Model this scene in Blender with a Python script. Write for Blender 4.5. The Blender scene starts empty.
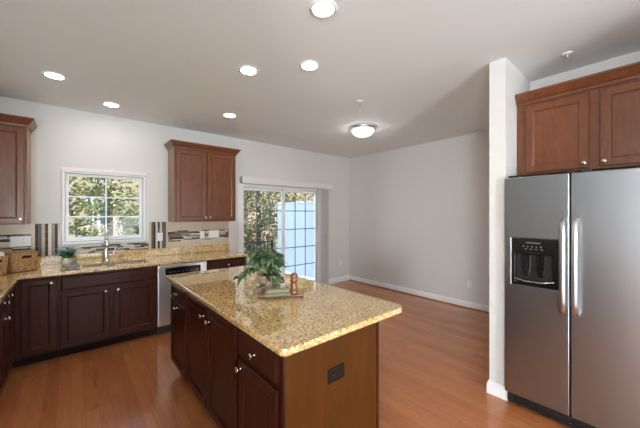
import bpy, bmesh, math, random
from mathutils import Vector, Matrix
random.seed(7)
PI = math.pi
S = bpy.context.scene
C = S.collection

# ------------------------------------------------------------------ camera, world, lights, exposure
CAM_H = 1.51
cam = bpy.data.cameras.new('camera'); cam.sensor_width = 36.0
cam.lens = 291.2 / 640 * 36.0; cam.clip_start = 0.03; cam.clip_end = 300
camo = bpy.data.objects.new('camera', cam); C.objects.link(camo)
camo.location = (0, 0, CAM_H); camo.rotation_euler = (PI / 2, 0, -math.radians(40.55))
S.camera = camo
S.view_settings.view_transform = 'Standard'; S.view_settings.look = 'None'
S.view_settings.gamma = 1.0; S.view_settings.use_curve_mapping = False
S.view_settings.exposure = 0.66

W = bpy.data.worlds.new('world'); S.world = W; W.use_nodes = True
wn = W.node_tree.nodes; wl = W.node_tree.links
sky = wn.new('ShaderNodeTexSky'); sky.sky_type = 'NISHITA'; sky.sun_disc = False
sky.sun_elevation = math.radians(38); sky.sun_rotation = math.radians(120); sky.air_density = 1.0
wl.new(sky.outputs[0], wn['Background'].inputs[0]); wn['Background'].inputs[1].default_value = 0.32

def light(name, kind, loc, rot, energy, col=(1, 1, 1), **k):
    l = bpy.data.lights.new(name, kind); l.energy = energy; l.color = col
    for a, b in k.items(): setattr(l, a, b)
    o = bpy.data.objects.new(name, l); C.objects.link(o); o.location = loc; o.rotation_euler = rot
    return o
light('sun', 'SUN', (6, 0, 8), (math.radians(48), 0, math.radians(62)), 3.2, (1, .93, .82), angle=.01)
# living room window behind the camera, then added fill lamps
light('living_room_window_light', 'AREA', (-2.0, -6.6, 1.05), (PI / 2 + .55, 0, -.45), 345, (.92, .97, 1), shape='RECTANGLE', size=1.1, size_y=1.5)
light('rear_fill_light', 'AREA', (2.2, -6.6, 1.2), (PI / 2 + .45, 0, .15), 120, (.92, .97, 1), shape='RECTANGLE', size=2.6, size_y=2.0)  # general fill added behind the camera, not a real source

light('side_fill_light', 'AREA', (-4.9, -2.3, 1.30), (PI / 2 + .12, 0, -PI / 2 + .42), 250, (.93, .97, 1), shape='RECTANGLE', size=1.5, size_y=1.6)  # unseen lamp added to brighten the dining wall
light('patio_fill_light', 'AREA', (3.3, 8.6, 5.6), (-math.radians(38), 0, 0), 430, (.93, .96, 1), shape='RECTANGLE', size=3.5, size_y=2.0)  # unseen lamp added above the patio to strengthen the daylight indoors

# ------------------------------------------------------------------ mesh helpers
class MB:
    def __init__(s): s.bm = bmesh.new()
    def _f(s, vs, mi=0, sm=False):
        try: f = s.bm.faces.new(vs)
        except ValueError: return None
        f.material_index = mi; f.smooth = sm; return f
    def v(s, p): return s.bm.verts.new(p)
    def box(s, x0, x1, y0, y1, z0, z1, mi=0, rot=None):
        P = [(x, y, z) for z in (z0, z1) for x, y in ((x0, y0), (x1, y0), (x1, y1), (x0, y1))]
        if rot: P = [rot @ Vector(p) for p in P]
        a = [s.v(p) for p in P]
        for q in ((3, 2, 1, 0), (4, 5, 6, 7), (0, 1, 5, 4), (1, 2, 6, 5), (2, 3, 7, 6), (3, 0, 4, 7)):
            s._f([a[i] for i in q], mi)
        return s
    def rings(s, rings, closed=True, cap0=False, cap1=False, mi=0, sm=False):
        R = [[s.v(p) for p in r] for r in rings]
        n = len(R[0])
        for a, b in zip(R, R[1:]):
            for i in range(n if closed else n - 1):
                j = (i + 1) % n
                s._f([a[i], a[j], b[j], b[i]], mi, sm)
        if cap0: s._f(list(reversed(R[0])), mi)
        if cap1: s._f(R[-1], mi)
        return s
    def lathe(s, prof, seg=24, center=(0, 0, 0), axis='z', mi=0, sm=True, cap0=True, cap1=True, sy=1.0):
        cx, cy, cz = center; rs = []
        for r, z in prof:
            ring = []
            for i in range(seg):
                a = 2 * PI * i / seg; u, w = r * math.cos(a), r * math.sin(a) * sy
                if axis == 'z': ring.append((cx + u, cy + w, cz + z))
                elif axis == '-y': ring.append((cx + u, cy - z, cz + w))
                elif axis == 'x': ring.append((cx + z, cy + u, cz + w))
            rs.append(ring)
        return s.rings(rs, True, cap0, cap1, mi, sm)
    def tube(s, pts, r, seg=10, mi=0, flat=1.0, up=None):
        pts = [Vector(p) for p in pts]; rs = []; n = len(pts)
        ref = Vector(up) if up else None
        for i, p in enumerate(pts):
            t = (pts[min(i + 1, n - 1)] - pts[max(i - 1, 0)]).normalized()
            if ref is None:
                ref = t.orthogonal()
            u = (ref - t * ref.dot(t)).normalized(); w = t.cross(u)
            if not up: ref = u
            rr = r[i] if isinstance(r, (list, tuple)) else r
            rs.append([tuple(p + u * (rr * math.cos(2 * PI * k / seg)) + w * (rr * flat * math.sin(2 * PI * k / seg))) for k in range(seg)])
        return s.rings(rs, True, True, True, mi, True)
    def prism(s, poly, z0, z1, mi=0):
        return s.rings([[(x, y, z0) for x, y in poly], [(x, y, z1) for x, y in poly]], True, True, True, mi)
    def grid_plate(s, us, vs, holes, w0, w1, axes='xyz', mi=0):
        """cells of a u/v grid minus holes, given thickness w0..w1; axes names where u, v, w go"""
        vt = {}
        def P(i, j, w):
            k = (i, j, w)
            if k not in vt:
                d = {axes[0]: us[i], axes[1]: vs[j], axes[2]: w}
                vt[k] = s.v((d['x'], d['y'], d['z']))
            return vt[k]
        full = set((i, j) for i in range(len(us) - 1) for j in range(len(vs) - 1))
        for i, j in list(full):
            cu, cv = (us[i] + us[i + 1]) / 2, (vs[j] + vs[j + 1]) / 2
            if any(a < cu < b and c < cv < d for a, b, c, d in holes): full.discard((i, j))
        for i, j in full:
            s._f([P(i, j, w1), P(i + 1, j, w1), P(i + 1, j + 1, w1), P(i, j + 1, w1)], mi)
            s._f([P(i, j + 1, w0), P(i + 1, j + 1, w0), P(i + 1, j, w0), P(i, j, w0)], mi)
            for di, dj, a, b in ((-1, 0, (0, 1), (0, 0)), (1, 0, (1, 0), (1, 1)), (0, -1, (0, 0), (1, 0)), (0, 1, (1, 1), (0, 1))):
                if (i + di, j + dj) not in full:
                    s._f([P(i + a[0], j + a[1], w0), P(i + b[0], j + b[1], w0), P(i + b[0], j + b[1], w1), P(i + a[0], j + a[1], w1)], mi)
        return s
    def build(s, name, mats, parent=None, bevel=0, seg=2, smooth=False, angle=40):
        bmesh.ops.recalc_face_normals(s.bm, faces=s.bm.faces)
        me = bpy.data.meshes.new(name); s.bm.to_mesh(me); s.bm.free()
        if not isinstance(mats, (list, tuple)): mats = [mats]
        for m in mats: me.materials.append(m)
        o = bpy.data.objects.new(name, me); C.objects.link(o)
        if parent: o.parent = parent
        if bevel:
            b = o.modifiers.new('edge', 'BEVEL'); b.width = bevel; b.segments = seg; b.limit_method = 'ANGLE'; b.angle_limit = math.radians(angle)
        if smooth:
            for p in me.polygons: p.use_smooth = True
        return o

def tag(o, label, cat, group=None, kind=None):
    o['label'] = label; o['category'] = cat
    if group: o['group'] = group
    if kind: o['kind'] = kind
    return o
def thing(name, label, cat, loc=(0, 0, 0), rz=0, group=None):
    o = bpy.data.objects.new(name, None); C.objects.link(o); o.empty_display_size = .1
    o.location = loc; o.rotation_euler = (0, 0, rz)
    return tag(o, label, cat, group)
def struct(o, label=None, cat=None):
    o['kind'] = 'structure'
    if label: o['label'] = label
    if cat: o['category'] = cat
    return o
def dup(root, loc=None, rz=None, label=None, group=None):
    r = root.copy(); C.objects.link(r)
    if loc is not None: r.location = loc
    if rz is not None: r.rotation_euler = (0, 0, rz)
    if label: r['label'] = label
    if group: r['group'] = group
    for ch in list(root.children):
        c = ch.copy(); C.objects.link(c); c.parent = r
        for g in list(ch.children):
            d = g.copy(); C.objects.link(d); d.parent = c
    return r

# ------------------------------------------------------------------ materials
def mat(name, col, rough=.5, metal=0, spec=.5, coat=0, emit=None, es=0, bump=None):
    m = bpy.data.materials.new(name); m.use_nodes = True
    b = m.node_tree.nodes['Principled BSDF']
    b.inputs['Base Color'].default_value = (*col, 1); b.inputs['Roughness'].default_value = rough
    b.inputs['Metallic'].default_value = metal; b.inputs['Specular IOR Level'].default_value = spec
    b.inputs['Coat Weight'].default_value = coat; b.inputs['Coat Roughness'].default_value = .08
    if emit: b.inputs['Emission Color'].default_value = (*emit, 1); b.inputs['Emission Strength'].default_value = es
    return m
def nodes(m): return m.node_tree.nodes, m.node_tree.links, m.node_tree.nodes['Principled BSDF']
def coord(m, scale=(1, 1, 1), rot=(0, 0, 0), out='Object'):
    n, l, b = nodes(m)
    tc = n.new('ShaderNodeTexCoord'); mp = n.new('ShaderNodeMapping')
    mp.inputs['Scale'].default_value = scale; mp.inputs['Rotation'].default_value = rot
    l.new(tc.outputs[out], mp.inputs[0]); return mp.outputs[0]
def noise(m, vec, scale, detail=4, rough=.55, dist=0):
    n, l, b = nodes(m); t = n.new('ShaderNodeTexNoise')
    t.inputs['Scale'].default_value = scale; t.inputs['Detail'].default_value = detail
    t.inputs['Roughness'].default_value = rough; t.inputs['Distortion'].default_value = dist
    l.new(vec, t.inputs['Vector']); return t.outputs['Fac']
def ramp(m, fac, stops, interp='LINEAR'):
    n, l, b = nodes(m); r = n.new('ShaderNodeValToRGB'); r.color_ramp.interpolation = interp
    e = r.color_ramp.elements
    while len(e) < len(stops): e.new(.5)
    for x, (p, c) in zip(e, stops): x.position = p; x.color = (*c, 1)
    l.new(fac, r.inputs[0]); return r.outputs[0]
def mix(m, fac, a, b_, blend='MIX'):
    n, l, b = nodes(m); x = n.new('ShaderNodeMix'); x.data_type = 'RGBA'; x.blend_type = blend
    for sock, val in ((0, fac), (6, a), (7, b_)):
        if hasattr(val, 'links'): l.new(val, x.inputs[sock])
        else: x.inputs[sock].default_value = val if sock == 0 else (*val, 1)
    return x.outputs[2]
def setcol(m, sock): n, l, b = nodes(m); l.new(sock, b.inputs['Base Color'])
def bump(m, fac, strength=.1, dist=.01):
    n, l, b = nodes(m); u = n.new('ShaderNodeBump'); u.inputs['Strength'].default_value = strength; u.inputs['Distance'].default_value = dist
    l.new(fac, u.inputs['Height']); l.new(u.outputs[0], b.inputs['Normal'])

def wood(name, dark, light_, rough=.3, scale=(14, 14, 1.6), coat=.25):
    m = mat(name, light_, rough, coat=coat)
    v = coord(m, scale); f = noise(m, v, 3.2, 6, .6, .6)
    setcol(m, ramp(m, f, [(.3, dark), (.7, light_)])); return m
M = {}
M['wall'] = mat('wall_paint', (.72, .71, .69), .75, spec=.25)
bump(M['wall'], noise(M['wall'], coord(M['wall']), 260, 2), .04, .002)
M['ceil'] = mat('ceiling_paint', (.845, .875, .88), .85, spec=.2)
M['trim'] = mat('white_trim_paint', (.86, .86, .87), .35)
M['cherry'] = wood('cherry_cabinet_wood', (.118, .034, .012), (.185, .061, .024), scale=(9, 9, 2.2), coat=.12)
M['cherry_shaded'] = wood('shaded_cherry_cabinet_wood', (.036, .0085, .0045), (.058, .0145, .0072), .34, coat=.05)  # same cherry as the wall cabinets, lower cabinets' shade put into the colour
M['cherry_shaded'].node_tree.nodes['Principled BSDF'].inputs['Specular IOR Level'].default_value = .22
M['maple'] = wood('cherry_veneer_panel', (.064, .0195, .0022), (.090, .0290, .0035), .42, (5, 5, .8), .0)
M['maple'].node_tree.nodes['Principled BSDF'].inputs['Specular IOR Level'].default_value = .2
M['gap'] = mat('dark_toe_kick', (.014, .006, .0045), .6, spec=.15)
M['side'] = wood('natural_side_veneer', (.28, .15, .075), (.36, .2, .1), .4, (10, 10, 1.2), .1)
# granite
g = M['granite'] = mat('speckled_gold_granite', (.6, .42, .22), .04, spec=.6, coat=1.0)
g.node_tree.nodes['Principled BSDF'].inputs['Coat IOR'].default_value = 1.9; g.node_tree.nodes['Principled BSDF'].inputs['Coat Roughness'].default_value = .02
v = coord(g)
n1 = noise(g, v, 60, 5, .7); n2 = noise(g, v, 75, 3, .62); n3 = noise(g, v, 9, 3, .5)
base = ramp(g, n1, [(.32, (.19, .10, .035)), (.42, (.58, .35, .11)), (.52, (.89, .61, .25)), (.66, (.95, .76, .44))])
nn, ll, bb = nodes(g)
vo = nn.new('ShaderNodeTexVoronoi'); vo.inputs['Scale'].default_value = 120; ll.new(v, vo.inputs['Vector'])
spots = ramp(g, n2, [(.36, (.07, .045, .03)), (.42, (1, 1, 1))])
c1 = mix(g, .9, base, spots, 'MULTIPLY')
cream = ramp(g, noise(g, v, 85, 2, .5), [(.60, (0, 0, 0)), (.68, (1, 1, 1))])
c2 = mix(g, cream, c1, (.82, .70, .50))
c3 = mix(g, .25, c2, ramp(g, n3, [(.3, (.55, .45, .35)), (.7, (1, 1, 1))]), 'MULTIPLY')
setcol(g, c3)
# floor
f = M['floor'] = mat('cherry_plank_floor', (.3, .12, .05), .2, coat=.3)
v = coord(f, (1, 1, 1), (0, 0, PI / 2))
nn, ll, bb = nodes(f)
br = nn.new('ShaderNodeTexBrick'); br.inputs['Scale'].default_value = 1.0
br.inputs['Brick Width'].default_value = .95; br.inputs['Row Height'].default_value = .083
br.inputs['Mortar Size'].default_value = .0009; br.inputs['Mortar Smooth'].default_value = .3; br.offset = .37; br.offset_frequency = 3
br.inputs['Color1'].default_value = (.46, .155, .052, 1); br.inputs['Color2'].default_value = (.55, .20, .072, 1); br.inputs['Mortar'].default_value = (.27, .09, .034, 1)
ll.new(v, br.inputs['Vector'])
gr = noise(f, coord(f, (26, 2.2, 1)), 1.5, 6, .6, .8)
col = mix(f, .55, br.outputs['Color'], ramp(f, gr, [(.3, (.76, .70, .66)), (.7, (1.06, 1.06, 1.06))]), 'MULTIPLY')
kn = ramp(f, noise(f, coord(f, (7, 1.6, 1)), 1.4, 3, .5, .4), [(.25, (.55, .5, .45)), (.36, (1, 1, 1))])
setcol(f, mix(f, .6, col, kn, 'MULTIPLY'))
# metals
def steel(name, col, rough, sc):
    m = mat(name, col, rough, 1.0); n, l, b = nodes(m)
    b.inputs['Anisotropic'].default_value = .0
    return m
M['steel'] = steel('brushed_stainless_steel', (.345, .365, .39), .29, (90, 90, 1.5))
M['steel_light'] = steel('light_stainless_steel', (.80, .78, .75), .3, (1.5, 90, 90))
M['handle'] = mat('satin_steel_handle', (.55, .55, .55), .36, 1.0)
M['chrome'] = mat('polished_chrome', (.75, .76, .78), .12, 1.0)
M['nickel'] = mat('satin_nickel', (.72, .70, .67), .25, 1.0)
M['sink'] = mat('sink_steel', (.5, .5, .5), .3, 1.0)
M['black'] = mat('black_plastic', (.008, .008, .009), .18)
M['black_matte'] = mat('matte_black_plastic', (.012, .012, .012), .5)
M['grey_dark'] = mat('dark_grey_cabinet_side', (.05, .05, .052), .45)
M['print'] = mat('pale_grey_print', (.16, .16, .16), .4)
M['vinyl'] = mat('white_vinyl', (.86, .87, .89), .4)
M['blind'] = mat('pale_grey_blind_vane', (.60, .585, .57), .7)
M['valance'] = mat('off_white_blind_headrail', (.80, .77, .74), .5)
M['outlet'] = mat('white_plastic_plate', (.85, .85, .84), .35)
M['slot'] = mat('dark_outlet_slot', (.05, .05, .05), .5)
M['brown_plate'] = mat('brown_plastic_plate', (.013, .008, .006), .4, spec=.25)
M['brown_socket'] = mat('dark_brown_socket', (.005, .004, .004), .35, spec=.3)
M['lens'] = mat('lit_lamp_lens', (1, 1, 1), .5, emit=(1, .98, .95), es=38.0)
M['dome'] = mat('lit_frosted_glass_dome', (1, 1, 1), .4, emit=(1, .97, .94), es=9.0)
# mosaic tiles
M['tan_tile'] = mat('tan_ceramic_tile', (.58, .47, .34), .3)
M['t_white'] = mat('mosaic_cream', (.62, .54, .42), .3)
M['t_grey'] = mat('mosaic_grey_glass', (.10, .09, .088), .4, spec=.3)
M['t_dark'] = mat('mosaic_dark_brown', (.022, .012, .011), .4, spec=.3)
M['t_brown'] = mat('mosaic_taupe', (.18, .115, .07), .3)
M['t_tan'] = mat('mosaic_tan', (.42, .30, .17), .3)
M['grout'] = mat('pale_grout', (.55, .49, .41), .8)
MOS = [M['grout'], M['t_white'], M['t_grey'], M['t_dark'], M['t_brown'], M['t_tan']]
# glass: see-through pane with a faint mirror
gl = M['glass'] = bpy.data.materials.new('clear_window_glass'); gl.use_nodes = True
nn = gl.node_tree.nodes; ll = gl.node_tree.links; nn.remove(nn['Principled BSDF'])
tr = nn.new('ShaderNodeBsdfTransparent'); tr.inputs[0].default_value = (.96, .98, .98, 1)
gs = nn.new('ShaderNodeBsdfGlossy'); gs.inputs['Roughness'].default_value = .02
fr = nn.new('ShaderNodeFresnel'); fr.inputs[0].default_value = 1.25
mx = nn.new('ShaderNodeMixShader'); ll.new(fr.outputs[0], mx.inputs[0]); ll.new(tr.outputs[0], mx.inputs[1]); ll.new(gs.outputs[0], mx.inputs[2])
ll.new(mx.outputs[0], nn['Material Output'].inputs[0])
# outdoors
def leafmat(name, a, b_):
    m = mat(name, a, .55); v = coord(m); setcol(m, ramp(m, noise(m, v, 9, 2), [(.35, a), (.65, b_)]))
    n, l, bs = nodes(m); bs.inputs['Subsurface Weight'].default_value = 0
    return m
M['leaf_green'] = leafmat('dark_green_leaf', (.045, .075, .025), (.13, .17, .05))
M['leaf_yellow'] = leafmat('yellow_green_leaf', (.26, .27, .06), (.50, .42, .13))
M['leaf_olive'] = leafmat('olive_leaf', (.10, .12, .04), (.26, .24, .09))
M['leaf_pink'] = leafmat('russet_leaf', (.34, .20, .13), (.62, .45, .36))
M['bark'] = mat('tree_bark', (.12, .085, .06), .8)
M['fence'] = mat('shade_blue_vinyl_fence', (.54, .60, .74), .5)  # white vinyl with its bluish shade put into the colour
M['rail'] = mat('black_metal_railing', (.015, .015, .017), .4)
M['patio'] = mat('pale_concrete', (.62, .66, .60), .8)
M['lawn'] = mat('lawn_grass', (.30, .34, .14), .9)
M['siding'] = mat('tan_house_siding', (.50, .39, .27), .8)
M['brick'] = mat('pinkish_house_brick', (.58, .42, .34), .85)
M['roof'] = mat('grey_shingle_roof', (.22, .2, .2), .9)
M['house_glass'] = mat('dark_house_window', (.1, .12, .14), .1)
M['grille'] = mat('backlit_grille_bar', (.13, .15, .19), .4)  # white bars, their backlit darkness put into the colour
# things
wk = M['wicker'] = mat('woven_wicker', (.42, .25, .12), .7)
M['cloth'] = mat('cream_cloth', (.82, .78, .68), .9)
M['wicker_lining'] = mat('grey_lilac_basket_lining', (.55, .52, .56), .9)
M['napkin'] = mat('sage_linen', (.27, .26, .165), .95)
M['napkin_stripe'] = mat('dark_sage_linen', (.10, .14, .10), .95)
M['board'] = wood('light_cutting_board', (.40, .20, .08), (.58, .33, .15), .4, (3, 30, 30), .1)
M['board_edge'] = mat('dark_board_edge', (.14, .07, .04), .6)
M['mill'] = wood('beech_pepper_mill', (.18, .068, .021), (.27, .11, .037), .35, (30, 30, 3), .3)
M['pot_pink'] = mat('pale_terracotta_pot', (.60, .44, .34), .6)
M['pot_cream'] = mat('cream_glazed_pot', (.80, .74, .55), .3)
M['soil'] = mat('potting_soil', (.03, .02, .015), .95)
M['ivy'] = leafmat('green_pothos_leaf', (.05, .115, .045), (.17, .27, .12))
M['ivy_dark'] = leafmat('dark_pothos_leaf', (.02, .06, .03), (.05, .12, .06))
M['teal_leaf'] = leafmat('teal_green_leaf', (.05, .26, .15), (.12, .42, .24))
M['blue_petal'] = mat('pale_blue_petal', (.30, .62, .80), .6)
M['stone'] = mat('mottled_grey_stone', (.24, .23, .23), .6)
M['rubber'] = mat('grey_rubber', (.2, .2, .2), .7)

# ------------------------------------------------------------------ setting
YB, XR, XL, ZC = 4.65, 4.855, -1.00, 2.787
YR, XLL = -6.7, -5.0          # the living room behind
o = MB().box(XLL - .1, XR + .1, YR - .1, -1.2, -.12, 0).build('floor_living', mat('bounce_carpet', (.58, .585, .58), .95)); struct(o)  # unseen carpet, made pale to bounce light onto the ceiling
o = MB().box(XLL - .1, XR + .1, -1.2, YB + .16, -.12, 0).build('floor', M['floor']); struct(o, 'reddish brown plank floor', 'floor')
o = MB().box(XLL - .1, XR + .1, YR - .1, YB + .16, ZC, ZC + .2).build('ceiling', M['ceil']); struct(o, 'flat off-white ceiling', 'ceiling')
WX0, WX1, WZ0, WZ1 = -.085, .79, 1.135, 2.04      # kitchen window opening
DX0, DX1, DZ1 = 2.205, 3.98, 2.03                  # sliding door opening
mb = MB().grid_plate([XL - .15, WX0, WX1, DX0, DX1, XR + .15], [0, WZ0, WZ1, ZC], [(WX0, WX1, WZ0, WZ1)], YB, YB + .16, 'xzy')
mb.bm.free(); mb = MB()
xs = [XL - .15, WX0, WX1, DX0, DX1, XR + .15]; zs = [0, WZ0, DZ1, WZ1, ZC]
mb.grid_plate(xs, zs, [(WX0, WX1, WZ0, WZ1), (DX0, DX1, 0, DZ1)], YB, YB + .16, 'xzy')
struct(mb.build('wall_back', M['wall']), 'pale wall with kitchen window and sliding door', 'wall')
struct(MB().box(XR, XR + .15, YR, YB, 0, ZC).build('wall_right', M['wall']), 'plain pale dining wall', 'wall')
struct(MB().box(XL - .15, XL, .20, YB, 0, ZC).build('wall_left', M['wall']), 'pale wall behind the left counter run', 'wall')
struct(MB().box(XLL, XL - .15, .20, .35, 0, ZC).build('wall_living', M['wall']))
struct(MB().box(XLL - .15, XLL, YR, .35, 0, ZC).build('wall_far_left', M['wall']))
struct(MB().box(XLL, XR, YR - .15, YR, 0, ZC).build('wall_rear', M['wall']))
XC = 2.69
struct(MB().box(XC, XR, .82, .94, 0, ZC).build('wall_partition', M['wall']), 'short partition wall beside the refrigerator', 'wall')
struct(MB().box(3.38, 3.5, -.2, .82, 0, ZC).build('wall_alcove', M['wall']), 'wall behind the refrigerator', 'wall')
struct(MB().box(2.50, XR, -.34, -.2, 0, ZC).build('wall_side', M['wall']))
def baseboard(name, pts, label):
    # profile swept along a polyline on the floor; the board grows to the left of the walking direction
    prof = [(0, 0), (.016, 0), (.016, .075), (.010, .095), (.006, .105), (0, .105)]
    P = [Vector((x, y, 0)) for x, y in pts]; mbb = MB(); rs = []
    for i, p in enumerate(P):
        ns = []
        for a, b in ((i - 1, i), (i, i + 1)):
            if 0 <= a and b < len(P):
                d = (P[b] - P[a]).normalized(); ns.append(Vector((-d.y, d.x, 0)))
        nrm = ns[0] if len(ns) == 1 else (ns[0] + ns[1]) / (1 + ns[0].dot(ns[1]))
        rs.append([tuple(p + nrm * u + Vector((0, 0, z))) for u, z in prof])
    mbb.rings(rs, True, True, True)
    return struct(mbb.build(name, M['trim']), label, 'baseboard')
def shoe(name, pts, label):
    mbb = MB()
    return None
baseboard('baseboard_right', [(XR, .94), (XR, YB)], 'white baseboard along the plain dining wall')
baseboard('baseboard_back', [(XR - .017, YB), (DX1 + .07, YB)], 'white baseboard right of the sliding door')
baseboard('baseboard_partition', [(XC + .03, .82), (XC, .82), (XC, .94), (XR - .017, .94)], 'white baseboard round the partition end')
# wooden shoe moulding
sm_ = MB().box(XR - .034, XR - .0165, .98, YB - .02, 0, .018)
struct(sm_.build('trim_1', M['floor'], bevel=.006), 'wooden shoe moulding at the dining wall', 'moulding')

# window 1
w = bpy.data.objects.new('window_1', None); C.objects.link(w); struct(w, 'white casement window over the sink', 'window'); w.location = (WX0, YB, WZ0)
ww, wh = WX1 - WX0, WZ1 - WZ0
mb = MB(); mb.grid_plate([.004, .03, ww - .03, ww - .004], [.004, .035, wh - .03, wh - .004], [(.03, ww - .03, .035, wh - .03)], -.012, .13, 'xzy')
mb.build('window_frame', M['vinyl'], w, .003)
mb = MB(); mb.grid_plate([.032, .066, ww - .066, ww - .032], [.037, .088, wh - .062, wh - .032], [(.066, ww - .066, .088, wh - .062)], .055, .10, 'xzy')
sash = mb.build('sash', M['vinyl'], w, .004)
MB().box(.064, ww - .064, .074, .080, .086, wh - .060).build('pane', M['glass'], w)
mb = MB(); gx0, gx1, gz0, gz1 = .066, ww - .066, .088, wh - .062
mb.box((gx0 + gx1) / 2 - .009, (gx0 + gx1) / 2 + .009, .082, .094, gz0, gz1)
for k in (1, 2):
    z = gz0 + (gz1 - gz0) * k / 3; mb.box(gx0, gx1, .083, .093, z - .009, z + .009)
mb.build('muntin', M['vinyl'], w)
mb = MB(); mb.box(.040, .058, .03, .053, .40, .48); mb.box(.044, .054, .015, .035, .40, .43); mb.build('latch', M['vinyl'], w, .003)
mb = MB(); mb.box(ww * .62, ww * .62 + .12, -.03, .05, .047, .062); mb.tube([(ww * .62 + .02, -.01, .06), (ww * .62 + .06, -.03, .075), (ww * .62 + .11, -.035, .07)], .008, 8)
mb.build('crank_handle', M['vinyl'], w, .003)
rl = MB().box(-.004, ww + .004, -.03, -.0005, wh - .01, wh + .032).build('headrail', M['valance'], w, .004)

# sliding door
d = bpy.data.objects.new('door_1', None); C.objects.link(d); struct(d, 'white sliding glass door with backlit-toned grilles', 'door'); d.location = (DX0, YB, 0)
dw = DX1 - DX0
mb = MB(); mb.grid_plate([.003, .045, dw - .045, dw - .003], [.003, .035, DZ1 - .05, DZ1 - .003], [(.045, dw - .045, .035, DZ1 - .05)], .0, .15, 'xzy')
mb.build('door_frame', M['vinyl'], d, .003)
xm = dw / 2 + .01
def slider_panel(x0, x1, y0, name):
    m_ = MB(); m_.grid_plate([x0, x0 + .045, x1 - .045, x1], [.037, .13, DZ1 - .10, DZ1 - .052], [(x0 + .045, x1 - .045, .13, DZ1 - .10)], y0, y0 + .04, 'xzy')
    p = m_.build(name, M['vinyl'], d, .004)
    MB().box(x0 + .043, x1 - .043, y0 + .017, y0 + .023, .128, DZ1 - .098).build('pane', M['glass'], p)
    m_ = MB(); gx0, gx1 = x0 + .045, x1 - .045
    for k in (1, 2):
        x = gx0 + (gx1 - gx0) * k / 3; m_.box(x - .008, x + .008, y0 + .024, y0 + .032, .13, DZ1 - .10)
    for k in range(1, 5):
        z = .13 + (DZ1 - .23) * k / 5; m_.box(gx0, gx1, y0 + .0245, y0 + .0315, z - .008, z + .008)
    m_.build('grille', M['grille'], p)
    return p
p1 = slider_panel(.047, xm + .03, .085, 'fixed_panel')
p2 = slider_panel(xm - .02, dw - .047, .035, 'sliding_panel')
mb = MB(); mb.box(dw - .085, dw - .06, .004, .033, .90, 1.12); mb.build('door_handle', M['vinyl'], p2, .006)
# casing
mb = MB(); mb.box(DX0 - .055, DX0, YB - .012, YB, 0, DZ1 + .05); mb.box(DX1, DX1 + .05, YB - .012, YB, 0, DZ1 + .05); mb.box(DX0, DX1, YB - .012, YB, DZ1, DZ1 + .05)
struct(mb.build('trim_2', M['trim'], bevel=.003), 'white casing round the sliding door', 'trim')

# vertical blind above the slider
vb = thing('vertical_blind', 'off-white blind headrail with vanes stacked at the right of the sliding door', 'blind', (2.185, YB, 2.03))
mb = MB(); mb.box(0, 2.07, -.10, -.012, .0, .115); mb.build('valance', M['valance'], vb, .012, 3)
mb = MB(); mb.box(-.012, -.001, -.098, -.012, .003, .112); mb.build('end_cap', mat('grey_end_cap', (.45, .43, .42), .5), vb, .004)
for k in range(11):
    x = 1.72 + k * .0215
    r = Matrix.Translation((x, -.055, 0)) @ Matrix.Rotation(math.radians(24), 4, 'Z')
    m_ = MB(); m_.box(-.0012, .0012, -.044, .044, -1.99, -.012, rot=r); m_.build('vane', M['blind'], vb)

# ------------------------------------------------------------------ cabinets
def door_mb(x0, x1, z0, z1, t=.02, rail=.055):
    m_ = MB()
    def loop(ins, y): return [(x0 + ins, y, z0 + ins), (x1 - ins, y, z0 + ins), (x1 - ins, y, z1 - ins), (x0 + ins, y, z1 - ins)]
    L = [loop(0, -.001), loop(0, -t + .005), loop(.006, -t), loop(rail - .004, -t), loop(rail + .003, -t + .003), loop(rail + .011, -t + .010), loop(rail + .014, -t + .010)]
    m_.rings(L, True, True, True); return m_
def slab_mb(x0, x1, z0, z1, t=.02):
    m_ = MB()
    def loop(ins, y): return [(x0 + ins, y, z0 + ins), (x1 - ins, y, z0 + ins), (x1 - ins, y, z1 - ins), (x0 + ins, y, z1 - ins)]
    m_.rings([loop(0, -.001), loop(0, -t + .009), loop(.004, -t + .006), loop(.014, -t), loop(.02, -t)], True, True, True); return m_
def knob_mb(x, z, y=-.02):
    return MB().lathe([(.009, -.001), (.006, .002), (.005, .012), (.013, .018), (.016, .023), (.014, .027), (.006, .029)], 16, (x, y, z), '-y')
def cabinet(name, label, loc, rz, w_, dep, h, fronts, m=None, toe=True, crown=None, sides=(0, 0), cat='cabinet', group=None, side_mat=None, dmat=None, hollow=False):
    m = m or M['cherry_shaded']; dmat = dmat or m
    t = thing(name, label, cat, loc, rz, group)
    z0 = .10 if toe else 0
    if hollow: MB().grid_plate([.001, .02, w_ - .02, w_ - .001], [0, .03, dep - .015, dep], [(.02, w_ - .02, .03, dep - .015)], z0, h, 'xyz').build('body', m, t, .002)
    else: MB().box(.001, w_ - .001, 0, dep, z0, h).build('body', m, t, .002)
    if toe: MB().box(.002, w_ - .002, .075, dep - .01, 0, z0).build('toe_kick', M['gap'], t)
    if side_mat:
        MB().box(-.004, 0, .004, dep, z0 + .002, h - .002).build('side_panel', side_mat, t)
    for fr in fronts:
        kind, x0, x1, za, zb = fr[:5]
        fm = (slab_mb if kind in ('drawer', 'drawer_front') else door_mb)(x0, x1, za, zb)
        p = fm.build(kind, dmat, t)
        if len(fr) > 5: knob_mb(fr[5], fr[6]).build('knob', M['nickel'], p)
    if crown:
        prof = [(0, -.012), (.010, -.010), (.012, .012), (.024, .02), (.050, .062), (.056, .066), (.056, .084), (0, .084)]
        rs = []
        for o_, z in prof:
            a = -o_ if sides[0] else 0; b = w_ + o_ if sides[1] else w_
            rs.append([(a, dep, h + z), (a, -o_ - .001, h + z), (b, -o_ - .001, h + z), (b, dep, h + z)])
        MB().rings(rs, True, True, True).build('crown_moulding', m, t)
    return t

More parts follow.
